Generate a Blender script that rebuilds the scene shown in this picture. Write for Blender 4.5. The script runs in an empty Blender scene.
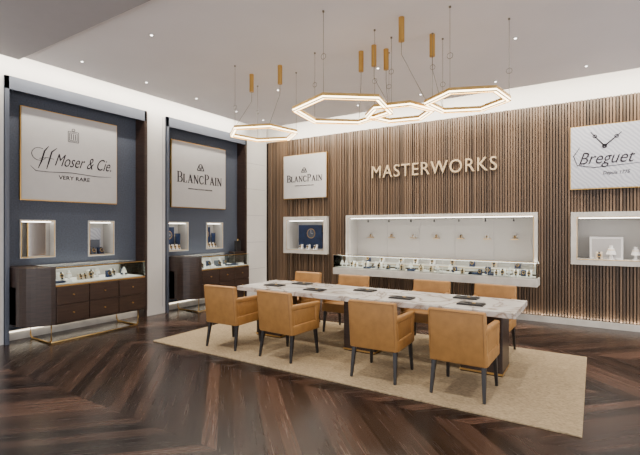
import bpy, bmesh, math, random
from mathutils import Matrix, Vector
random.seed(7)
scene=bpy.context.scene
COL=scene.collection
# ------------------------------------------------------------------ materials
def new_mat(name):
    m=bpy.data.materials.new(name); m.use_nodes=True
    nt=m.node_tree; nt.nodes.clear()
    out=nt.nodes.new('ShaderNodeOutputMaterial')
    return m,nt,out
def N(nt,t,**kw):
    n=nt.nodes.new(t)
    for k,v in kw.items(): setattr(n,k,v)
    return n
def pbsdf(nt,out,col=(.8,.8,.8),rough=.5,metal=0,spec=.5):
    b=N(nt,'ShaderNodeBsdfPrincipled')
    b.inputs['Base Color'].default_value=(*col,1)
    b.inputs['Roughness'].default_value=rough
    b.inputs['Metallic'].default_value=metal
    b.inputs['Specular IOR Level'].default_value=spec
    nt.links.new(b.outputs[0],out.inputs[0]); return b
def simple(name,col,rough=.5,metal=0,noise=0.0,nscale=8,stretch=(1,1,1),bump=0,spec=.5):
    m,nt,out=new_mat(name); b=pbsdf(nt,out,col,rough,metal,spec)
    if noise or bump:
        tc=N(nt,'ShaderNodeTexCoord'); mp=N(nt,'ShaderNodeMapping'); mp.inputs['Scale'].default_value=stretch
        nz=N(nt,'ShaderNodeTexNoise'); nz.inputs['Scale'].default_value=nscale; nz.inputs['Detail'].default_value=5
        nt.links.new(tc.outputs['Object'],mp.inputs[0]); nt.links.new(mp.outputs[0],nz.inputs['Vector'])
        if noise:
            r=N(nt,'ShaderNodeValToRGB')
            r.color_ramp.elements[0].position=.3; r.color_ramp.elements[1].position=.7
            r.color_ramp.elements[0].color=(*[c*(1-noise) for c in col],1)
            r.color_ramp.elements[1].color=(*[min(1,c*(1+noise)) for c in col],1)
            nt.links.new(nz.outputs['Fac'],r.inputs[0]); nt.links.new(r.outputs[0],b.inputs['Base Color'])
        if bump:
            bp=N(nt,'ShaderNodeBump'); bp.inputs['Strength'].default_value=bump; bp.inputs['Distance'].default_value=.01
            nt.links.new(nz.outputs['Fac'],bp.inputs['Height']); nt.links.new(bp.outputs[0],b.inputs['Normal'])
    return m
def emis(name,col,s):
    m,nt,out=new_mat(name); e=N(nt,'ShaderNodeEmission'); e.inputs[0].default_value=(*col,1); e.inputs[1].default_value=s
    nt.links.new(e.outputs[0],out.inputs[0]); return m
def math_n(nt,op,a,b=None,c=None):
    n=N(nt,'ShaderNodeMath',operation=op)
    for i,v in enumerate((a,b,c)):
        if v is None: continue
        if isinstance(v,(int,float)): n.inputs[i].default_value=v
        else: nt.links.new(v,n.inputs[i])
    return n.outputs[0]

M_white=simple('white_plaster',(.66,.645,.62),.6,noise=.03,nscale=3)
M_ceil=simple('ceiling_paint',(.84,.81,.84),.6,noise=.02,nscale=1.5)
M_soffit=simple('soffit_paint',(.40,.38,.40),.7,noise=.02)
M_stone=simple('cream_stone',(.54,.52,.48),.4,noise=.14,nscale=5)
M_blue=simple('blue_fabric',(.062,.074,.104),.75,noise=.18,nscale=45,bump=.1)
M_blue2=simple('blue_lacquer',(.09,.105,.14),.5,noise=.05,nscale=4)
M_dwood=simple('dark_walnut',(.030,.017,.013),.35,noise=.35,nscale=6,stretch=(1,1,9))
M_dwoodh=simple('dark_walnut_drawer',(.040,.022,.016),.35,noise=.35,nscale=4,stretch=(1,1,10))
M_brass=simple('brushed_brass',(.74,.48,.17),.28,1)
M_brassd=simple('brass_satin',(.62,.38,.11),.32,1)
M_letter=simple('letter_brass',(.52,.39,.24),.5,.2)
M_leather=simple('mustard_leather',(.33,.163,.044),.5,noise=.14,nscale=12,bump=.12)
M_seam=simple('leather_seam',(.17,.08,.022),.6)
M_black=simple('black_leg',(.010,.009,.010),.4)
M_blackl=simple('black_leather',(.02,.018,.018),.45,noise=.2,nscale=40)
M_sign=simple('sign_panel',(.49,.48,.475),.55,noise=.02)
M_text=simple('sign_text',(.025,.022,.03),.6,spec=.2)
M_steel=simple('cable_steel',(.25,.22,.18),.4,1)
M_displaywhite=simple('display_white',(.82,.81,.80),.5)
M_nichein=simple('niche_lining',(.47,.455,.43),.5)
M_cushion=simple('suede_cushion',(.50,.43,.34),.8)
M_darkblue=simple('navy_velvet',(.012,.028,.085),.6,noise=.4,nscale=8)
M_led=emis('led_warm',(1,.86,.66),5)
M_ledring=emis('led_ring',(1,.80,.50),12)
M_lednook=emis('led_nook',(1,.93,.82),12)
M_spot=emis('downlight_lens',(1,.95,.88),12)
M_mirror=simple('mirror',(.55,.53,.50),.08,1)

def glass_mat():
    m,nt,out=new_mat('vitrine_glass')
    t=N(nt,'ShaderNodeBsdfTransparent'); t.inputs[0].default_value=(.95,.98,.97,1)
    g=N(nt,'ShaderNodeBsdfGlossy'); g.inputs['Roughness'].default_value=.02
    f=N(nt,'ShaderNodeFresnel'); f.inputs[0].default_value=1.22
    mx=N(nt,'ShaderNodeMixShader')
    nt.links.new(f.outputs[0],mx.inputs[0]); nt.links.new(t.outputs[0],mx.inputs[1]); nt.links.new(g.outputs[0],mx.inputs[2])
    nt.links.new(mx.outputs[0],out.inputs[0]); return m
M_glass=glass_mat()

def floor_mat():
    m,nt,out=new_mat('chevron_walnut_floor'); b=pbsdf(nt,out,(.1,.05,.03),.3,spec=.45)
    tc=N(nt,'ShaderNodeTexCoord'); sp=N(nt,'ShaderNodeSeparateXYZ'); nt.links.new(tc.outputs['Object'],sp.inputs[0])
    W=1.4; PW=.118
    y=math_n(nt,'SUBTRACT',sp.outputs[1],2.2-14)
    x=math_n(nt,'ADD',sp.outputs[0],40)
    tri=math_n(nt,'PINGPONG',y,W)
    band=math_n(nt,'FLOOR',math_n(nt,'DIVIDE',y,W))
    s=math_n(nt,'MULTIPLY',math_n(nt,'ADD',x,tri),.7071)
    a=math_n(nt,'MULTIPLY',math_n(nt,'SUBTRACT',x,tri),.7071)
    p=math_n(nt,'DIVIDE',s,PW)
    idx=math_n(nt,'FLOOR',p); fr=math_n(nt,'FRACT',p)
    cb=N(nt,'ShaderNodeCombineXYZ'); nt.links.new(idx,cb.inputs[0]); nt.links.new(band,cb.inputs[1])
    wn=N(nt,'ShaderNodeTexWhiteNoise',noise_dimensions='2D'); nt.links.new(cb.outputs[0],wn.inputs[0])
    cr=N(nt,'ShaderNodeValToRGB'); e=cr.color_ramp.elements
    e[0].color=(.011,.0062,.0050,1); e[1].color=(.088,.048,.034,1)
    k=cr.color_ramp.elements.new(.40); k.color=(.022,.0125,.0095,1)
    k=cr.color_ramp.elements.new(.75); k.color=(.042,.0235,.017,1)
    nt.links.new(wn.outputs['Value'],cr.inputs[0])
    gv=N(nt,'ShaderNodeCombineXYZ')
    nt.links.new(math_n(nt,'MULTIPLY',s,40),gv.inputs[0]); nt.links.new(math_n(nt,'MULTIPLY',a,1.8),gv.inputs[1]); nt.links.new(math_n(nt,'ADD',idx,math_n(nt,'MULTIPLY',band,7.3)),gv.inputs[2])
    nz=N(nt,'ShaderNodeTexNoise'); nz.inputs['Scale'].default_value=1; nz.inputs['Detail'].default_value=4
    nt.links.new(gv.outputs[0],nz.inputs['Vector'])
    gr=N(nt,'ShaderNodeMapRange'); gr.inputs['From Min'].default_value=.3; gr.inputs['From Max'].default_value=.7
    gr.inputs['To Min'].default_value=.65; gr.inputs['To Max'].default_value=1.35
    nt.links.new(nz.outputs['Fac'],gr.inputs['Value'])
    d1=math_n(nt,'LESS_THAN',fr,.04); 
    tf=math_n(nt,'LESS_THAN',math_n(nt,'FRACT',math_n(nt,'DIVIDE',y,W)),.004)
    gap=math_n(nt,'SUBTRACT',1,math_n(nt,'MULTIPLY',math_n(nt,'MAXIMUM',d1,tf),.7))
    mul=math_n(nt,'MULTIPLY',gr.outputs[0],gap)
    mx=N(nt,'ShaderNodeVectorMath',operation='SCALE'); nt.links.new(cr.outputs[0],mx.inputs[0]); nt.links.new(mul,mx.inputs['Scale'])
    nt.links.new(mx.outputs[0],b.inputs['Base Color'])
    rr=N(nt,'ShaderNodeMapRange'); rr.inputs['To Min'].default_value=.16; rr.inputs['To Max'].default_value=.34
    nt.links.new(nz.outputs['Fac'],rr.inputs['Value']); nt.links.new(rr.outputs[0],b.inputs['Roughness'])
    return m
M_floor=floor_mat()
PITCH=.044
def slat_mat():
    m,nt,out=new_mat('slat_walnut'); b=pbsdf(nt,out,(.2,.12,.08),.45)
    tc=N(nt,'ShaderNodeTexCoord'); sp=N(nt,'ShaderNodeSeparateXYZ'); nt.links.new(tc.outputs['Object'],sp.inputs[0])
    idx=math_n(nt,'FLOOR',math_n(nt,'DIVIDE',math_n(nt,'ADD',sp.outputs[0],20),PITCH))
    wn=N(nt,'ShaderNodeTexWhiteNoise',noise_dimensions='1D'); nt.links.new(idx,wn.inputs['W'])
    cv=N(nt,'ShaderNodeCombineXYZ'); nt.links.new(math_n(nt,'MULTIPLY',sp.outputs[0],60),cv.inputs[0])
    nt.links.new(math_n(nt,'MULTIPLY',sp.outputs[2],1.1),cv.inputs[2]); nt.links.new(idx,cv.inputs[1])
    nz=N(nt,'ShaderNodeTexNoise'); nz.inputs['Scale'].default_value=1; nz.inputs['Detail'].default_value=5; nt.links.new(cv.outputs[0],nz.inputs['Vector'])
    t=math_n(nt,'ADD',math_n(nt,'MULTIPLY',wn.outputs['Value'],.5),math_n(nt,'MULTIPLY',nz.outputs['Fac'],.6))
    cr=N(nt,'ShaderNodeValToRGB'); e=cr.color_ramp.elements
    e[0].position=.15; e[0].color=(.036,.023,.0145,1); e[1].position=.9; e[1].color=(.172,.108,.064,1)
    nt.links.new(t,cr.inputs[0]); nt.links.new(cr.outputs[0],b.inputs['Base Color'])
    return m
M_slat=slat_mat()
M_slatback=simple('slat_backing',(.028,.018,.012),.7)

def marble_mat():
    m,nt,out=new_mat('white_marble'); b=pbsdf(nt,out,(.8,.8,.8),.18)
    tc=N(nt,'ShaderNodeTexCoord')
    nz=N(nt,'ShaderNodeTexNoise'); nz.inputs['Scale'].default_value=1.6; nz.inputs['Detail'].default_value=8; nz.inputs['Distortion'].default_value=1.2
    nt.links.new(tc.outputs['Object'],nz.inputs['Vector'])
    v=math_n(nt,'ABSOLUTE',math_n(nt,'SUBTRACT',nz.outputs['Fac'],.5))
    cr=N(nt,'ShaderNodeValToRGB'); e=cr.color_ramp.elements
    e[0].position=0; e[0].color=(.28,.22,.18,1); e[1].position=.04; e[1].color=(.64,.62,.59,1)
    k=cr.color_ramp.elements.new(.012); k.color=(.46,.41,.37,1)
    nt.links.new(v,cr.inputs[0]); nt.links.new(cr.outputs[0],b.inputs['Base Color']); return m
M_marble=marble_mat()
def rug_mat():
    m,nt,out=new_mat('woven_rug'); b=pbsdf(nt,out,(.5,.4,.27),.95)
    tc=N(nt,'ShaderNodeTexCoord'); 
    nz=N(nt,'ShaderNodeTexNoise'); nz.inputs['Scale'].default_value=38; nz.inputs['Detail'].default_value=4
    mp=N(nt,'ShaderNodeMapping'); mp.inputs['Scale'].default_value=(1,2.2,1)
    nt.links.new(tc.outputs['Object'],mp.inputs[0]); nt.links.new(mp.outputs[0],nz.inputs['Vector'])
    cr=N(nt,'ShaderNodeValToRGB'); e=cr.color_ramp.elements
    e[0].position=.3; e[0].color=(.22,.165,.095,1); e[1].position=.7; e[1].color=(.43,.335,.205,1)
    nt.links.new(nz.outputs['Fac'],cr.inputs[0]); nt.links.new(cr.outputs[0],b.inputs['Base Color'])
    bp=N(nt,'ShaderNodeBump'); bp.inputs['Strength'].default_value=.5; bp.inputs['Distance'].default_value=.01
    nt.links.new(nz.outputs['Fac'],bp.inputs['Height']); nt.links.new(bp.outputs[0],b.inputs['Normal'])
    return m
M_rug=rug_mat()
def guilloche_mat():
    m,nt,out=new_mat('sign_weave_panel'); b=pbsdf(nt,out,(.6,.6,.6),.5)
    tc=N(nt,'ShaderNodeTexCoord')
    w=N(nt,'ShaderNodeTexWave'); w.wave_type='BANDS'; w.bands_direction='DIAGONAL'; w.inputs['Scale'].default_value=9; w.inputs['Distortion'].default_value=3; w.inputs['Detail'].default_value=0
    nt.links.new(tc.outputs['Object'],w.inputs['Vector'])
    cr=N(nt,'ShaderNodeValToRGB'); e=cr.color_ramp.elements
    e[0].color=(.33,.35,.42,1); e[1].color=(.47,.485,.54,1)
    nt.links.new(w.outputs['Fac'],cr.inputs[0]); nt.links.new(cr.outputs[0],b.inputs['Base Color']); return m
M_guil=guilloche_mat()

# ------------------------------------------------------------------ mesh builder
class MB:
    def __init__(s,M=None):
        s.bm=bmesh.new(); s.mats=[]; s.M=M or Matrix()
    def mi(s,mat):
        if mat not in s.mats: s.mats.append(mat)
        return s.mats.index(mat)
    def merge(s,b2,mat,M=None,smooth=False):
        i=s.mi(mat); T=s.M@(M or Matrix()); vm={}
        for v in b2.verts: vm[v]=s.bm.verts.new(T@v.co)
        for f in b2.faces:
            try:
                nf=s.bm.faces.new([vm[v] for v in f.verts]); nf.material_index=i; nf.smooth=smooth
            except ValueError: pass
        b2.free()
    def box(s,x0,x1,y0,y1,z0,z1,mat,bev=0,seg=2,M=None):
        b=bmesh.new(); bmesh.ops.create_cube(b,size=1)
        for v in b.verts:
            v.co=Vector(((x0+x1)/2+v.co.x*(x1-x0),(y0+y1)/2+v.co.y*(y1-y0),(z0+z1)/2+v.co.z*(z1-z0)))
        if bev: bmesh.ops.bevel(b,geom=b.edges[:],offset=bev,segments=seg,affect='EDGES',profile=.6)
        s.merge(b,mat,M,smooth=False)
    def hexa(s,pts,mat,bev=0,seg=3,smooth=False,M=None):
        b=bmesh.new(); v=[b.verts.new(p) for p in pts]
        for q in ((3,2,1,0),(4,5,6,7),(0,1,5,4),(1,2,6,5),(2,3,7,6),(3,0,4,7)): b.faces.new([v[i] for i in q])
        if bev: bmesh.ops.bevel(b,geom=b.edges[:],offset=bev,segments=seg,affect='EDGES',profile=.5)
        s.merge(b,mat,M,smooth)
    def prism(s,poly,z0,z1,mat,M=None,bev=0):
        b=bmesh.new(); n=len(poly)
        lo=[b.verts.new((p[0],p[1],z0)) for p in poly]; hi=[b.verts.new((p[0],p[1],z1)) for p in poly]
        b.faces.new(lo[::-1]); b.faces.new(hi)
        for i in range(n): b.faces.new((lo[i],lo[(i+1)%n],hi[(i+1)%n],hi[i]))
        bmesh.ops.recalc_face_normals(b,faces=b.faces[:])
        s.merge(b,mat,M)
    def cyl(s,c,r,h,mat,seg=20,r2=None,M=None,smooth=True):
        b=bmesh.new(); bmesh.ops.create_cone(b,cap_ends=True,segments=seg,radius1=r,radius2=r if r2 is None else r2,depth=h)
        for v in b.verts: v.co+=Vector((c[0],c[1],c[2]+h/2))
        s.merge(b,mat,M,False)
    def tube(s,pts,r,mat,seg=6,closed=False,M=None):
        pts=[Vector(p) for p in pts]; n=len(pts); b=bmesh.new(); rings=[]
        for i,p in enumerate(pts):
            if closed: d=(pts[(i+1)%n]-pts[i-1])
            else: d=pts[min(i+1,n-1)]-pts[max(i-1,0)]
            d.normalize(); q=d.to_track_quat('Z','Y')
            rings.append([b.verts.new(p+q@Vector((math.cos(2*math.pi*k/seg)*r,math.sin(2*math.pi*k/seg)*r,0))) for k in range(seg)])
        rng=range(n if closed else n-1)
        for i in rng:
            A=rings[i];B=rings[(i+1)%n]
            for k in range(seg): b.faces.new((A[k],A[(k+1)%seg],B[(k+1)%seg],B[k]))
        if not closed: b.faces.new(rings[0][::-1]); b.faces.new(rings[-1])
        s.merge(b,mat,M,True)
    def ribbon(s,pts,w,mat,y=0,th=.004,M=None):
        b=bmesh.new(); n=len(pts); L=[];R=[]
        for i,p in enumerate(pts):
            a=Vector(pts[max(i-1,0)]); c=Vector(pts[min(i+1,n-1)]); d=(c-a).normalized(); nn=Vector((-d.y,d.x))
            ww=w[i] if isinstance(w,(list,tuple)) else w
            q=Vector(p)
            l=q+nn*ww/2; r=q-nn*ww/2
            L.append((b.verts.new((l.x,y,l.y)),b.verts.new((l.x,y-th,l.y)))); R.append((b.verts.new((r.x,y,r.y)),b.verts.new((r.x,y-th,r.y))))
        for i in range(n-1):
            b.faces.new((L[i][1],L[i+1][1],R[i+1][1],R[i][1])); b.faces.new((L[i][0],L[i+1][0],L[i+1][1],L[i][1])); b.faces.new((R[i][0],R[i][1],R[i+1][1],R[i+1][0]))
        s.merge(b,mat,M)
    def done(s,name,parent=None):
        me=bpy.data.meshes.new(name); 
        s.bm.normal_update(); s.bm.to_mesh(me); s.bm.free()
        for m in s.mats: me.materials.append(m)
        o=bpy.data.objects.new(name,me); COL.objects.link(o)
        if parent: o.parent=parent
        return o
def empty(name,loc=(0,0,0)):
    o=bpy.data.objects.new(name,None); COL.objects.link(o); o.location=loc; o.empty_display_size=.1; return o
def text_mesh(name,s,width,height,mat,M,ext=.004,shear=0,parent=None,off=0):
    cu=bpy.data.curves.new(name,'FONT'); cu.body=s; cu.size=1; cu.extrude=.02; cu.shear=shear; cu.resolution_u=4
    cu.offset=off
    if ext>.01: cu.space_character=1.14
    tmp=bpy.data.objects.new(name+'_t',cu); COL.objects.link(tmp)
    dg=bpy.context.evaluated_depsgraph_get(); dg.update()
    me=bpy.data.meshes.new_from_object(tmp.evaluated_get(dg))
    bpy.data.objects.remove(tmp)
    xs=[v.co.x for v in me.vertices]; ys=[v.co.y for v in me.vertices]
    x0,x1,y0,y1=min(xs),max(xs),min(ys),max(ys)
    for v in me.vertices:
        x=(v.co.x-(x0+x1)/2)/(x1-x0)*width; z=(v.co.y-(y0+y1)/2)/(y1-y0)*height; d=-v.co.z/.02*ext
        v.co=M@Vector((x,d,z))
    me.materials.clear(); me.materials.append(mat)
    o=bpy.data.objects.new(name,me); COL.objects.link(o)
    if parent: o.parent=parent
    return o
def cells(x0,x1,z0,z1,holes):
    xs=sorted({x0,x1,*[min(max(h[0],x0),x1) for h in holes],*[min(max(h[1],x0),x1) for h in holes]})
    zs=sorted({z0,z1,*[h[2] for h in holes],*[h[3] for h in holes]})
    for i in range(len(xs)-1):
        for j in range(len(zs)-1):
            cx=(xs[i]+xs[i+1])/2; cz=(zs[j]+zs[j+1])/2
            if xs[i+1]-xs[i]<1e-6: continue
            if any(h[0]<cx<h[1] and h[2]<cz<h[3] for h in holes): continue
            yield xs[i],xs[i+1],zs[j],zs[j+1]
def area(name,loc,rot,sx,sy,power,col=(1,.93,.84)):
    l=bpy.data.lights.new(name,'AREA'); l.shape='RECTANGLE'; l.size=sx; l.size_y=sy; l.energy=power; l.color=col
    o=bpy.data.objects.new(name,l); COL.objects.link(o); o.location=loc; o.rotation_euler=rot; return o

WL=-7.0
ML=Matrix(((0,-1,0,WL),(1,0,0,0),(0,0,1,0),(0,0,0,1)))
MR=Matrix.Translation((0,8.2,0))
def Lv(v): return v*1.029
def Lz(z): return (z-1.6)*1.029+1.6
HC=3.87; TOP=4.2; XR=5.0; YF=-4.0

# ------------------------------------------------------------------ shell
b=MB(); b.box(-7.6,XR,YF,8.8,-.1,0,M_floor); b.done('floor')
b=MB()
b.box(-6.42,XR,2.65,7.6,HC,HC+.06,M_ceil)
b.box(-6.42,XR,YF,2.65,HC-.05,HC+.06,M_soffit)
b.box(-7.6,XR,YF,8.8,TOP,TOP+.1,M_white)
b.done('ceiling')
d=Vector((0,.70,-.60)); area('cove_lamp',(-.7,7.63,HC+.03),d.to_track_quat('-Z','X').to_euler(),.05,11.2,300,(1,.90,.74))
d=Vector((-.85,0,-.40)); area('cove_lamp',(-6.45,1.8,HC+.03),d.to_track_quat('-Z','Y').to_euler(),11.0,.05,170,(1,.91,.77))

# left wall
n1a=(Lv(2.81),Lv(3.28),Lz(1.16),Lz(1.71)); n1b=(Lv(3.78),Lv(4.22),Lz(1.14),Lz(1.71))
n2a=(Lv(5.27),Lv(5.78),Lz(1.14),Lz(1.71)); n2b=(Lv(6.25),Lv(6.72),Lz(1.15),Lz(1.71))
b=MB()
for a0,a1 in ((YF,2.62),(4.81,5.24),(7.43,8.2)):
    b.box(-7.6,-6.8,a0,a1,0,3.68,M_white)
b.box(-7.6,-6.8,YF,8.2,3.68,TOP,M_white)
for z in (.62,1.25,1.88,2.5,3.1): b.box(-6.8,-6.797,7.5,8.14,z,z+.008,M_soffit)
b.box(-6.8,-6.797,4.86,4.868,0.12,3.66,M_soffit); b.box(-6.8,-6.797,5.18,5.188,0.12,3.66,M_soffit)
b.M=ML
def alcove(a0,a1,holes):
    for x0,x1,z0,z1 in cells(a0,a1,0,3.68,holes): b.box(x0,x1,0,.03,z0,z1,M_blue)
    b.box(a1-.05,a1,-.24,0,0,3.62,M_dwood)
    b.box(a0,a0+.03,-.24,0,0,3.62,M_blue2)
    b.box(a0,a1,-.24,0,3.62,3.68,M_blue2)
    b.box(a0-.0,a0+.05,-.25,-.22,0,3.68,M_blue2); b.box(a0,a1,-.25,-.22,3.50,3.68,M_blue2); 
    b.box(a1-.04,a1+.01,-.25,-.22,0,3.68,M_dwood)
    b.box(a0,a1,-.05,0,0,.14,M_stone)
alcove(2.62,4.81,[n1a,n1b]); alcove(5.24,7.43,[n2a,n2b])
b.done('wall_left')
b=MB(ML)
for a0,a1 in ((2.62,4.81),(5.24,7.43)): b.box(a0+.05,a1-.05,-.07,-.05,.12,.13,M_led)
b.done('plinth_light_strip')

# back wall
n3=(-6.23,-5.03,1.0,1.85); n4=(-.33,.95,1.0,1.85); nc=(-4.54,-.82,.80,1.86)
hol=[n3,n4,nc]
def inset(h,e): return (h[0]+e,h[1]-e,h[2]+e,h[3]-e)
b=MB(MR)
for x0,x1,z0,z1 in cells(-7.6,XR,0,TOP,[inset(h,.04) for h in hol]): b.box(x0,x1,.06,.12,z0,z1,M_slatback)
b.box(-7.6,XR,.05,.06,3.68,TOP,M_white)
p=PITCH; x=math.ceil((-6.78+20)/p)*p-20
while x<XR:
    zs=[(.10,3.68)]
    for h in hol:
        if x+.04>h[0] and x<h[1]:
            nz=[]
            for z0,z1 in zs:
                if h[3]<z1 and h[2]>z0: nz+= [(z0,h[2]),(h[3],z1)]
                else: nz.append((z0,z1))
            zs=nz
    rr=random.random(); dd=.015 if rr<.6 else (.0 if rr<.8 else .032)
    for z0,z1 in zs: b.box(x+.006,x+.034,dd,.058,z0,z1,M_slat)
    x+=p
b.done('wall_back')
b=MB(MR); b.box(-6.8,XR,-.03,-.0001,0,.10,M_stone); b.done('baseboard_back')
area('base_lamp',(-.9,8.2-.015,.112),(math.pi-.3,0,0),11.6,.02,26,(1,.85,.66))

# ------------------------------------------------------------------ niches
def niche(name,M,h,depth,fr,proud,back=None,items=None,framemat=None,inner=None,parent=None):
    back=back or M_nichein; framemat=framemat or M_stone; inner=inner or M_nichein
    x0,x1,z0,z1=h
    b=MB(M)
    for q in cells(x0,x1,z0,z1,[(x0+fr,x1-fr,z0+fr,z1-fr)]):
        b.box(q[0],q[1],-proud,.06,q[2],q[3],framemat)
    i0,i1,k0,k1=x0+fr,x1-fr,z0+fr,z1-fr
    for q in cells(i0-.008,i1+.008,k0-.008,k1+.008,[(i0,i1,k0,k1)]): b.box(q[0],q[1],-proud-.003,-proud,q[2],q[3],M_brassd)
    t=.02
    b.box(i0-t,i0,.06,depth,k0-t,k1+t,inner); b.box(i1,i1+t,.06,depth,k0-t,k1+t,inner)
    b.box(i0,i1,.06,depth,k0-t,k0,inner); b.box(i0,i1,.06,depth,k1,k1+t,inner)
    b.box(i0-t,i1+t,depth,depth+t,k0-t,k1+t,back)
    b.box(i0+.02,i1-.02,.03,.05,k1-.012,k1-.002,M_lednook)
    if items: items(b,i0,i1,k0,k1,depth)
    return b.done(name,parent)
def bust(b,x,y,z,s=1,mat=M_displaywhite):
    b.cyl((x,y,z),.035*s,.01,mat); b.cyl((x,y,z),.022*s,.06*s,mat,r2=.012*s)
    b.cyl((x,y,z+.06*s),.05*s,.07*s,mat,r2=.028*s); b.cyl((x,y,z+.13*s),.018*s,.03*s,mat)
    b.tube([(x+.034*s*math.cos(t),y+.034*s*math.sin(t),z+.11*s) for t in [k*math.pi/5 for k in range(10)]],.004*s,M_brass,4,True)
def watch_stand(b,x,y,z,s=1,cush=M_cushion):
    b.hexa([(x-.03*s,y-.03*s,z),(x+.03*s,y-.03*s,z),(x+.03*s,y+.03*s,z),(x-.03*s,y+.03*s,z),
            (x-.03*s,y-.0*s,z+.07*s),(x+.03*s,y-.0*s,z+.07*s),(x+.03*s,y+.03*s,z+.08*s),(x-.03*s,y+.03*s,z+.08*s)],cush,.004)
    T=Matrix.Translation((x,y-.018*s,z+.045*s))@Matrix.Rotation(math.radians(66),4,'X')
    b.cyl((0,0,-.002),.02*s,.008*s,M_brass,14,M=T); b.cyl((0,0,.006*s),.016*s,.002,M_blackl,14,M=T)
    b.box(-.009*s,.009*s,-.04*s,.04*s,-.002,.003,M_blackl,M=T)
def items_pic(b,i0,i1,k0,k1,d):
    w=(i1-i0); 
    b.box(i0+.25*w,i0+.80*w,d-.06,d-.04,k0+.10*(k1-k0),k0+.82*(k1-k0),M_guil)
    b.box(i0+.30*w,i0+.75*w,d-.065,d-.06,k0+.16*(k1-k0),k0+.45*(k1-k0),M_blue2)
    watch_stand(b,i0+.3*w,.10,k0,1.4,M_blue2); watch_stand(b,i0+.65*w,.12,k0,1.4,M_darkblue)
def items_blue(b,i0,i1,k0,k1,d):
    w=i1-i0; h=k1-k0
    b.box(i0+.06*w,i0+.72*w,d-.05,d-.03,k0+.03*h,k0+.85*h,M_darkblue)
    b.box(i0+.75*w,i0+.97*w,d-.09,d-.07,k0+.03*h,k0+.6*h,M_darkblue)
    T=Matrix.Translation((i0+.42*w,d-.05,k0+.55*h))@Matrix.Rotation(math.pi/2,4,'X'); r=.09*min(1.3,w/.5)
    b.cyl((0,0,0),r,.01,M_brass,24,M=T); b.cyl((0,0,.01),r*.86,.003,M_blue2,24,M=T)
    b.box(-.004,.004,0,r*.7,.013,.016,M_displaywhite,M=T); b.box(0,r*.5,-.004,.004,.013,.016,M_displaywhite,M=T)
    for f in (.3,.5,.7): watch_stand(b,i0+f*w,.10,k0,1.4,M_displaywhite)
def items_bust(b,i0,i1,k0,k1,d):
    b.box(i0+.17,i0+.62,.10,.30,k0,k0+.36,M_displaywhite,.004)
    b.box(i0+.20,i0+.59,.097,.10,k0+.03,k0+.33,M_sign)
    watch_stand(b,i0+.30,.02,k0,1.5,M_cushion); bust(b,i0+.46,.03,k0,1.4,M_displaywhite); bust(b,i0+.78,.12,k0,1.3)
def items_mirror(b,i0,i1,k0,k1,d):
    b.box(i0+.30*(i1-i0),i1,.10,.115,k0,k1,M_mirror); b.box(i0+.29*(i1-i0),i0+.32*(i1-i0),.09,.12,k0,k1,M_brass)
niche('display_niche',ML,n1a,.25,.02,.03,items=items_mirror)
niche('display_niche',ML,n1b,.28,.025,.02,items=items_pic)
niche('display_niche',ML,n2a,.28,.025,.02,items=items_blue)
niche('display_niche',ML,n2b,.28,.025,.02,items=items_blue)
niche('display_niche',MR,n3,.40,.09,.06,items=items_blue)
niche('display_niche',MR,n4,.40,.09,.06,items=items_bust)
def items_central(b,i0,i1,k0,k1,d):
    for k in range(7):
        x=i0+.35+k*(i1-i0-.7)/6
        b.tube([(x,.2,k1),(x,.2,k1-.05)],.006,M_blackl); b.cyl((x,.2,k1-.09),.015,.04,M_blackl,10)
        b.box(x-.06,x+.06,d-.10,d,k1-.42,k1-.41,M_brass); watch_stand(b,x,d-.05,k1-.41,.9,random.choice([M_cushion,M_displaywhite]))
    for f in range(1,5):
        x=i0+f*(i1-i0)/5; b.box(x-.003,x+.003,d-.004,d,k0,k1,M_soffit)
    for k in range(9): 
        x=i0+.3+k*.37+random.uniform(-.06,.06); watch_stand(b,x,.24,k0+.0,1.6,random.choice([M_darkblue,M_cushion,M_displaywhite]))
WC=empty('wall_display_case')
niche('case_frame',MR,nc,.38,.06,.06,items=items_central,parent=WC)

# ------------------------------------------------------------------ vitrines
def items_row(b,x0,x1,y0,y1,z,n,cush=M_cushion):
    for k in range(n):
        x=x0+(k+.5)*(x1-x0)/n+random.uniform(-.02,.02)
        r=random.random()
        if r<.22: bust(b,x,random.uniform(y0,y1),z,.9)
        elif r<.8: watch_stand(b,x,random.uniform(y0,y1),z,random.uniform(1.1,1.6),random.choice([M_cushion,M_displaywhite,M_darkblue,M_blue2]))
        else:
            w=random.uniform(.05,.09); b.box(x-w,x+w,y0,y0+.1,z,z+.03,random.choice([M_displaywhite,M_darkblue]),.004)
b=MB(MR)
X0,X1=-4.62,-.78
b.box(X0,X1,-.47,-.06,.63,.76,M_stone,.006)
b.box(X0+.03,X1-.03,-.44,-.07,.76,.775,M_nichein)
g=.012
b.box(X0+.01,X1-.01,-.46,-.46+g,.775,1.02,M_glass); b.box(X0+.01,X0+.01+g,-.45,-.07,.775,1.02,M_glass); b.box(X1-.01-g,X1-.01,-.45,-.07,.775,1.02,M_glass)
b.box(X0+.01,X1-.01,-.46,-.07,1.02,1.03,M_glass)
b.box(X0+.005,X1-.005,-.467,-.455,1.03,1.036,M_brass); 
b.box(X0+.02,X1-.02,-.09,-.075,.99,1.01,M_lednook)
for k in range(1,5): b.box(X0+k*(X1-X0)/5-.003,X0+k*(X1-X0)/5+.003,-.462,-.455,.775,1.03,M_stone)
items_row(b,X0+.1,X1-.1,-.38,-.15,.775,38)
b.done('glass_vitrine',WC)

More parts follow.
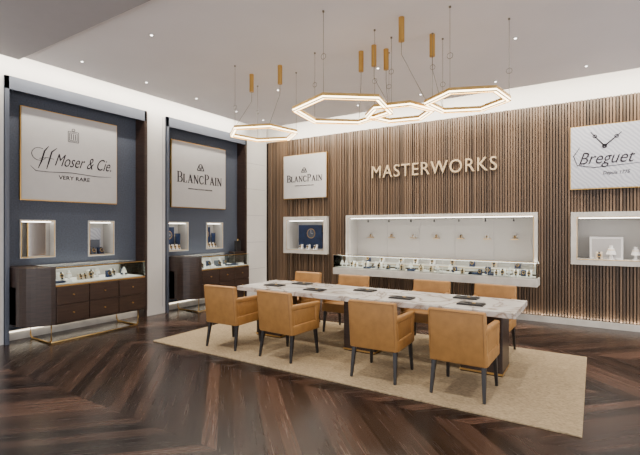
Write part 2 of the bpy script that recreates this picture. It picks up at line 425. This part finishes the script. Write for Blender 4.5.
def cabinet(v0,v1,xfront):
    e=empty('vitrine_cabinet')
    D=xfront-WL
    b=MB(ML)
    R=.34
    def plan(a0,a1,off=0):
        pts=[(a1,-.0),(a0,-.0)]
        f=-D+off
        for k in range(0,10):
            t=k/9*math.pi/2
            pts.append((a0+R-R*math.cos(t), f+R-R*math.sin(t)))
        pts.append((a1,f)); return pts
    b.prism(plan(v0,v1,.02),.27,.78,M_dwood)
    pts=[(v0+R,-.0),(v0,-.0)]+[(v0+R-R*math.cos(k/9*math.pi/2),-D+R-R*math.sin(k/9*math.pi/2)) for k in range(10)]
    b.prism(pts,.26,1.05,M_dwood)
    b.box(v0+R,v1,-D,0,.78,.80,M_brass); b.box(v0+R,v1,-D,0,.255,.27,M_dwood)
    n=3; w=(v1-v0-R)/n
    for i in range(n):
        for z0,z1 in ((.28,.52),(.53,.775)):
            b.box(v0+R+i*w+.006,v0+R+(i+1)*w-.006,-D-.012,-D+.02,z0,z1,M_dwoodh,.003)
            b.cyl((0,0,0),.010,.02,M_brass,10,M=Matrix.Translation((v0+R+(i+.5)*w,-D-.012,(z0+z1)/2))@Matrix.Rotation(math.pi/2,4,'X'))
    a0=v0+R; g=.01
    b.box(a0,v1,-D,-D+g,.80,1.03,M_glass); b.box(v1-g,v1,-D,-.02,.80,1.03,M_glass); b.box(a0,v1,-D,-.01,1.03,1.04,M_glass)
    b.box(a0,v1,-.03,-.01,.80,1.04,M_nichein); b.box(a0+.02,v1-.02,-D+.03,-.04,.80,.812,M_displaywhite)
    b.box(a0+.02,v1-.02,-.06,-.04,1.005,1.02,M_lednook)
    b.box(a0,v1,-D-.002,-D+.012,1.04,1.047,M_brassd)
    items_row(b,a0+.08,v1-.08,-D+.1,-.2,.812,14)
    b.done('body',e)
    b=MB(ML)
    for aa in (v0+.30,v1-.10):
        b.tube([(aa,-.12,.26),(aa,-.12,.05),(aa,-.16,.012),(aa,-D+.08,.012),(aa,-D+.04,.05),(aa,-D+.04,.26)],.012,M_brass,8)
    for z in (.012,):
        b.tube([(v0+.30,-D+.05,z),(v1-.10,-D+.05,z)],.010,M_brass,8)
    b.done('legs',e)
    return e
cabinet(2.69,4.42,-6.25); cabinet(5.30,6.95,-6.25)
b=MB(ML); b.box(7.12,7.28,-.22,-.16,1.06,1.30,M_black,.01); b.box(7.05,7.34,-.24,-.06,1.03,1.06,M_dwood); b.cyl((7.2,-.19,1.30),.012,.04,M_brass,8)
b.box(7.05,7.34,-.24,-.06,0,1.03,M_dwood)
b.done('pedestal_terminal')

# ------------------------------------------------------------------ signs
def sign(M,x0,x1,z0,z1,mat,d=-.05,back=.0):
    e=empty('brand_sign')
    b=MB(M); b.box(x0,x1,d,back,z0,z1,mat,.006); b.box(x0-.012,x1+.012,d+.012,back,z0-.012,z1+.012,M_brassd); b.done('panel',e)
    return e
def arc(cx,cy,rx,ry,a0,a1,n=12): return [(cx+rx*math.cos(math.radians(a0+(a1-a0)*k/n)),cy+ry*math.sin(math.radians(a0+(a1-a0)*k/n))) for k in range(n+1)]
def taper(n,lo,hi): return [lo+(hi-lo)*math.sin(math.pi*k/(n-1)) for k in range(n)]
def glyph(c):
    T=.20; t=.09; S=.07; st=[]
    ser=lambda x,y,w=.17:st.append(([(x-w,y),(x+w,y)],S))
    if c=='I': st.append(([(.17,0),(.17,1)],T)); ser(.17,.02);ser(.17,.98); return st,.34
    if c=='L': st.append(([(.17,0),(.17,1)],T)); ser(.17,.98); st+= [([(0,.02),(.62,.02)],S),([(.62,0),(.64,.26)],t)]; return st,.68
    if c in 'BP':
        st.append(([(.17,0),(.17,1)],T)); 
        if c=='P': ser(.17,.02)
        st+=[([(0,.98),(.40,.98)],S),([(.17,.50),(.40,.50)],S),(arc(.38,.74,.24,.24,90,-90),taper(13,S,T))]
        if c=='B': st+=[([(0,.02),(.42,.02)],S),(arc(.40,.26,.29,.24,90,-90),taper(13,S,T))]
        return st,.72
    if c=='C':
        st+=[(arc(.45,.5,.40,.48,50,310,20),taper(21,t,T)),([(.72,.70),(.72,.98)],t),([(.72,.02),(.72,.28)],t)]; return st,.82
    if c=='A':
        st+=[([(.14,0),(.45,1)],t),([(.43,1),(.78,0)],T),([(.24,.34),(.66,.34)],t)]; ser(.14,.02,.14); ser(.78,.02,.16); return st,.92
    if c=='N':
        st+=[([(.16,0),(.16,1)],t),([(.14,1),(.78,0)],T),([(.78,0),(.78,1)],t)]; ser(.14,.98,.14);ser(.16,.02,.14);ser(.78,.98,.14); return st,.94
    return st,.4
def serif_text(b,s,cx,z,w,h,d):
    tot=0; gl=[]
    for i,c in enumerate(s):
        g,a=glyph(c); sc=1 if i not in (0,5) else 1.25; gl.append((g,a,tot,sc)); tot+=a*sc+.10
    tot-=.10; k=w/tot
    for g,a,o,sc in gl:
        for pts,ww in g:
            P=[(cx-w/2+(o+x*sc)*k,z+y*h*sc) for x,y in pts]
            W=[q*k for q in ww] if isinstance(ww,list) else ww*k
            b.ribbon(P,W,M_text,d)
def blanc(M,x0,x1,z0,z1):
    e=sign(M,x0,x1,z0,z1,M_sign); b=MB(M); cx=(x0+x1)/2; w=x1-x0; h=z1-z0
    serif_text(b,'BLANCPAIN',cx,z0+.38*h,w*.84,h*.13,-.0505)
    zz=z0+.60*h; s=w*.045
    b.ribbon([(cx-s*1.4,zz),(cx-s*.6,zz+1.6*s),(cx,zz+.4*s),(cx+s*.6,zz+1.6*s),(cx+s*1.4,zz)],s*.34,M_text,-.0505)
    b.ribbon([(cx-s*1.5,zz-.1*s),(cx+s*1.5,zz-.1*s)],s*.26,M_text,-.0505)
    b.ribbon(arc(cx,zz+1.1*s,s*.7,s*.8,0,360,16),s*.24,M_text,-.0505)
    b.done('lettering',e)
    text_mesh('caption','MANUFACTURE DE HAUTE HORLOGERIE',w*.45,h*.018,M_text,M@Matrix.Translation((cx,-.0525,z0+.29*h)),.002,parent=e)
S2=(Lv(5.36),Lv(6.76),Lz(2.0),Lz(3.27)); S1=(Lv(2.82),Lv(4.24),Lz(2.0),Lz(3.3))
blanc(ML,*S2); blanc(MR,-6.23,-5.05,2.28,3.28)
x0,x1,z0,z1=S1; e=sign(ML,*S1,M_sign); cx=(x0+x1)/2; w=x1-x0; h=z1-z0
text_mesh('lettering','Moser & Cie.',w*.62,h*.14,M_text,ML@Matrix.Translation((cx+.12*w,-.0525,z0+.47*h)),.002,shear=.5,parent=e,off=-.006)
text_mesh('caption','VERY RARE',w*.33,h*.045,M_text,ML@Matrix.Translation((cx+.02,-.0525,z0+.27*h)),.002,parent=e)
b=MB(ML)
bx=x0+.13*w; bz=z0+.45*h
b.ribbon([(bx+.02*w,bz-.10*h),(bx+.05*w,bz-.02*h),(bx+.08*w,bz+.10*h),(bx+.12*w,bz+.16*h)],[.006,.02,.02,.008],M_text,-.0505)
b.ribbon([(bx+.10*w,bz-.10*h),(bx+.12*w,bz-.02*h),(bx+.15*w,bz+.10*h),(bx+.20*w,bz+.15*h)],[.006,.02,.02,.008],M_text,-.0505)
b.ribbon(arc(bx+.03*w,bz+.06*h,.07*w,.07*h,60,330,16),.007,M_text,-.0505)
b.ribbon([(bx+.03*w,bz+.01*h),(bx+.10*w,bz+.03*h),(bx+.17*w,bz+.02*h)],.007,M_text,-.0505)
b.ribbon([(bx-.05*w,bz-.08*h),(bx,bz-.13*h),(bx+.12*w,bz-.13*h),(bx+.35*w,bz-.115*h),(bx+.62*w,bz-.13*h),(bx+.80*w,bz-.12*h)],[.003,.010,.007,.010,.007,.002],M_text,-.0505)
mz=z0+.76*h
for q in (.055,.04): b.ribbon([(cx-q*w,mz-q*w),(cx+q*w,mz-q*w),(cx+q*w,mz+q*w),(cx-q*w,mz+q*w),(cx-q*w,mz-q*w)],.007,M_text,-.0505)
for q in (-.022,0,.022): b.ribbon([(cx+q*w,mz-.03*w),(cx+q*w,mz+.03*w)],.008,M_text,-.0505)
b.ribbon(arc(cx,mz+.075*w,.015*w,.015*w,0,360,10),.007,M_text,-.0505)
b.done('flourish',e)
x0,x1,z0,z1=-.33,.95,2.23,3.23; e=sign(MR,x0,x1,z0,z1,M_guil); cx=(x0+x1)/2; w=x1-x0; h=z1-z0
text_mesh('lettering','Breguet',w*.58,h*.25,M_text,MR@Matrix.Translation((cx-.12*w,-.0525,z0+.45*h)),.002,shear=.4,parent=e)
text_mesh('caption','Depuis 1775',w*.27,h*.07,M_text,MR@Matrix.Translation((cx-.02*w,-.0525,z0+.23*h)),.002,shear=.2,parent=e)
b=MB(MR)
bx=x0+.05*w; bz=z0+.43*h
b.ribbon([(bx+.05*w,bz+.24*h),(bx-.02*w,bz+.1*h),(bx+.02*w,bz-.05*h),(bx+.2*w,bz-.10*h),(bx+.7*w,bz-.06*h)],[.005,.014,.012,.010,.003],M_text,-.0505)
pc=(cx-.14*w,z0+.66*h)
for L,a in ((.30,128),(.30,42)):
    dx,dz=math.cos(math.radians(a)),math.sin(math.radians(a))
    b.ribbon([pc,(pc[0]+dx*L,pc[1]+dz*L)],[.024,.010],M_text,-.0505)
    b.ribbon(arc(pc[0]+dx*L*.7,pc[1]+dz*L*.7,.024,.024,0,360,12),.013,M_text,-.0505)
b.ribbon(arc(*pc,.024,.024,0,360,12),.024,M_text,-.0505)
b.done('clock_hands',e)
text_mesh('wall_lettering','MASTERWORKS',2.46,.25,M_letter,MR@Matrix.Translation((-2.70,-.022,2.755)),.018)

# ------------------------------------------------------------------ rug + table
b=MB(); b.box(-5.22,-.08,3.82,6.2,0.0,.016,M_rug,.006); b.done('rug')
RZ=.016
e=empty('marble_table')
b=MB(); b.box(-4.38,-.66,4.62,5.52,.69,.75,M_marble,.006); b.done('top',e)
b=MB()
for c in (-4.0,-2.52,-1.04):
    b.box(c-.22,c+.22,4.86,5.28,RZ,.69,M_dwood,.01)
    b.box(c-.225,c+.225,4.855,5.285,.03,.05,M_brass)
b.box(-4.2,-.84,4.95,5.2,.64,.69,M_dwood)
b.done('base',e)
for i,(x,y) in enumerate([(-3.95,4.95),(-3.2,4.88),(-1.95,4.88),(-1.15,4.9),(-3.7,5.3),(-1.3,5.3),(-2.6,5.2)]):
    b=MB(); b.box(x-.14,x+.14,y-.09,y+.09,.75,.762,M_blackl,.004)
    b.box(x-.13,x+.13,y-.08,y+.08,.762,.768,M_black,.002)
    watchc=Matrix.Translation((x+.03,y,.768))
    b.cyl((0,0,0),.02,.008,M_brass,14,M=watchc); b.box(-.1,.1,-.009,.009,0,.004,M_blackl,M=watchc)
    b.done('watch_tray')

# ------------------------------------------------------------------ chairs
def build_chair():
    b=MB()
    W=.265
    b.hexa([(-W,.02,.33),(W,.02,.33),(W,.11,.33),(-W,.11,.33),(-W-.0,-.035,.84),(W+.0,-.035,.84),(W,.035,.84),(-W,.035,.84)],M_leather,.022,3,True)
    b.hexa([(-W+.03,.08,.33),(W-.03,.08,.33),(W-.03,.58,.33),(-W+.03,.58,.33),(-W+.03,.08,.46),(W-.03,.08,.46),(W-.03,.58,.47),(-W+.03,.58,.47)],M_leather,.025,3,True)
    for s in (-1,1):
        b.tube([(s*(W-.022),.0205-.0,.35),(s*(W-.022),-.0345,.82)],.0025,M_seam,5)
    b.tube([(-W+.02,-.0335,.822),(W-.02,-.0335,.822)],.0025,M_seam,5)
    for s in (-1,1):
        x0,x1=(W-.055,W+.005) if s>0 else (-W-.005,-W+.055)
        b.hexa([(x0,.05,.33),(x1,.05,.33),(x1,.57,.33),(x0,.57,.33),(x0,.03,.45),(x1,.03,.45),(x1,.57,.45),(x0,.57,.45)],M_leather,.015,3,True)
        b.hexa([(x0,.47,.42),(x1,.47,.42),(x1,.55,.42),(x0,.55,.42),(x0,.49,.67),(x1,.49,.67),(x1,.59,.67),(x0,.59,.67)],M_leather,.015,3,True)
        b.hexa([(x0,.0,.625),(x1,.0,.625),(x1,.59,.61),(x0,.59,.61),(x0,-.0,.69),(x1,-.0,.69),(x1,.59,.67),(x0,.59,.67)],M_leather,.018,3,True)
        b.hexa([(x0+.012,.04,.42),(x1-.012,.04,.42),(x1-.012,.50,.42),(x0+.012,.50,.42),(x0+.012,.02,.64),(x1-.012,.02,.64),(x1-.012,.50,.64),(x0+.012,.50,.64)],M_leather,.01,2,True)
    for s in (-1,1):
        for (yt,yb) in ((.07,.02),(.52,.55)):
            x=s*(W-.035); xb=s*(W-.02); a=.021; c=.013
            b.hexa([(xb-c,yb-c,RZ),(xb+c,yb-c,RZ),(xb+c,yb+c,RZ),(xb-c,yb+c,RZ),(x-a,yt-a,.34),(x+a,yt-a,.34),(x+a,yt+a,.34),(x-a,yt+a,.34)],M_black,.003,1)
    return b
def chair(x,y,rot):
    b=build_chair(); o=b.done('dining_armchair'); o.location=(x,y,0); o.rotation_euler=(0,0,math.radians(rot)); return o
for x,r in ((-4.13,3),(-3.23,-3),(-1.94,2),(-1.08,-1)): chair(x,4.03,r)
for x,r in ((-4.13,178),(-3.25,182),(-1.98,181),(-1.12,178)): chair(x,6.10,r)

# ------------------------------------------------------------------ pendants
def ring(cx,cy,z,R,rot,tiltx,tilty,ani,canopies,bw=.055,hh=.06):
    e=empty('hexagon_pendant_light')
    T=Matrix.Translation((cx,cy,z))@Matrix.Rotation(math.radians(tiltx),4,'X')@Matrix.Rotation(math.radians(tilty),4,'Y')@Matrix.Rotation(math.radians(rot),4,'Z')
    b=MB(T)
    def hexp(r,zz): return [Vector((r*math.cos(k*math.pi/3),ani*r*math.sin(k*math.pi/3),zz)) for k in range(6)]
    def shell(ro,ri,z0,z1,mo,mi,mt,mb):
        for (A,B,m) in ((hexp(ro,z0),hexp(ro,z1),mo),(hexp(ri,z1),hexp(ri,z0),mi),(hexp(ro,z1),hexp(ri,z1),mt),(hexp(ri,z0),hexp(ro,z0),mb)):
            bb=bmesh.new()
            va=[bb.verts.new(p) for p in A]; vb=[bb.verts.new(p) for p in B]
            for k in range(6): bb.faces.new((va[k],va[(k+1)%6],vb[(k+1)%6],vb[k]))
            b.merge(bb,m)
    shell(R,R-bw,hh*-.02,hh/2,M_brass,M_brass,M_brass,M_brass)
    shell(R-.004,R-bw+.004,-hh*.36,-hh*.02,M_ledring,M_ledring,M_brass,M_ledring)
    shell(R,R-.010,-hh/2,-hh*.32,M_brass,M_brass,M_brass,M_brass)
    shell(R-bw+.010,R-bw,-hh/2,-hh*.32,M_brass,M_brass,M_brass,M_brass)
    b.done('ring',e)
    b=MB()
    for k in (0,2,4):
        p=T@Vector(((R-.02)*math.cos(k*math.pi/3),ani*(R-.02)*math.sin(k*math.pi/3),hh/2))
        top=Vector((p.x,p.y,HC)); b.tube([p,top],.0022,M_steel,5)
        b.cyl((p.x,p.y,HC-.015),.012,.015,M_steel,10)
        zc=HC-.35-.25*random.random()
        b.tube([(p.x+.03*math.cos(t),p.y,zc+.03*math.sin(t)) for t in [q*math.pi/5 for q in range(10)]],.003,M_steel,5,True)
    for (x,y) in canopies:
        b.cyl((x,y,HC-.26),.032,.26,M_brassd,24)
        b.tube([(x,y,HC-.26),(x,y,HC-.4)],.003,M_steel,5)
        P=[T@Vector(((R-.02)*math.cos(k*math.pi/3),ani*(R-.02)*math.sin(k*math.pi/3),hh/2)) for k in range(6)]
        q=min(P,key=lambda v:(v.x-x)**2+(v.y-y)**2)
        b.tube([(x,y,HC-.4),q],.003,M_steel,5)
    b.done('suspension',e)
ring(-4.16,4.94,3.0,.53,20,0,0,1,[(-4.29,4.83),(-3.72,4.78)])
ring(-2.5,4.42,2.98,.60,38,0,0,1.08,[(-2.54,4.96),(-2.32,4.88)])
ring(-1.99,4.87,2.98,.42,10,0,0,1,[(-2.24,5.07)])
ring(-1.19,4.87,3.0,.46,22,0,0,1,[(-1.76,4.39),(-1.61,4.97)])

# ------------------------------------------------------------------ downlights
spots=[(-5.9,y) for y in (3.2,4.2,5.2,6.2,7.0)]+[(x,7.1) for x in (-4.9,-3.7,-2.5,-1.3,-.1,1.1)]+[(x,y) for x in (-4.4,-2.6,-.8,1.0) for y in (3.2,5.6)]
e=MB()
for i,(x,y) in enumerate(spots):
    e.cyl((x,y,HC-.006),.035,.006,M_white,16); e.cyl((x,y,HC-.009),.014,.004,M_spot,12)
    l=bpy.data.lights.new('downlight_lamp','SPOT'); l.energy=135; l.spot_size=math.radians(100); l.spot_blend=.8; l.color=(1,.90,.77); l.shadow_soft_size=.06
    o=bpy.data.objects.new('downlight_lamp',l); COL.objects.link(o); o.location=(x,y,HC-.03)
    if x<-5.5: o.rotation_euler=(0,math.radians(-18),0)
    elif y>7: o.rotation_euler=(math.radians(18),0,0)
e.done('recessed_downlights')

# ------------------------------------------------------------------ world + camera
w=bpy.data.worlds.new('World'); scene.world=w; w.use_nodes=True
bg=w.node_tree.nodes['Background']; bg.inputs[0].default_value=(1,.965,.965,1); bg.inputs[1].default_value=3.0
cam=bpy.data.cameras.new('camera'); co=bpy.data.objects.new('camera',cam); COL.objects.link(co)
cam.sensor_width=36; cam.lens=430/640*36; cam.clip_start=.05; cam.clip_end=100
co.location=(0,0,1.6); co.rotation_euler=(math.pi/2,0,math.atan2(.5384,.8427))
scene.camera=co
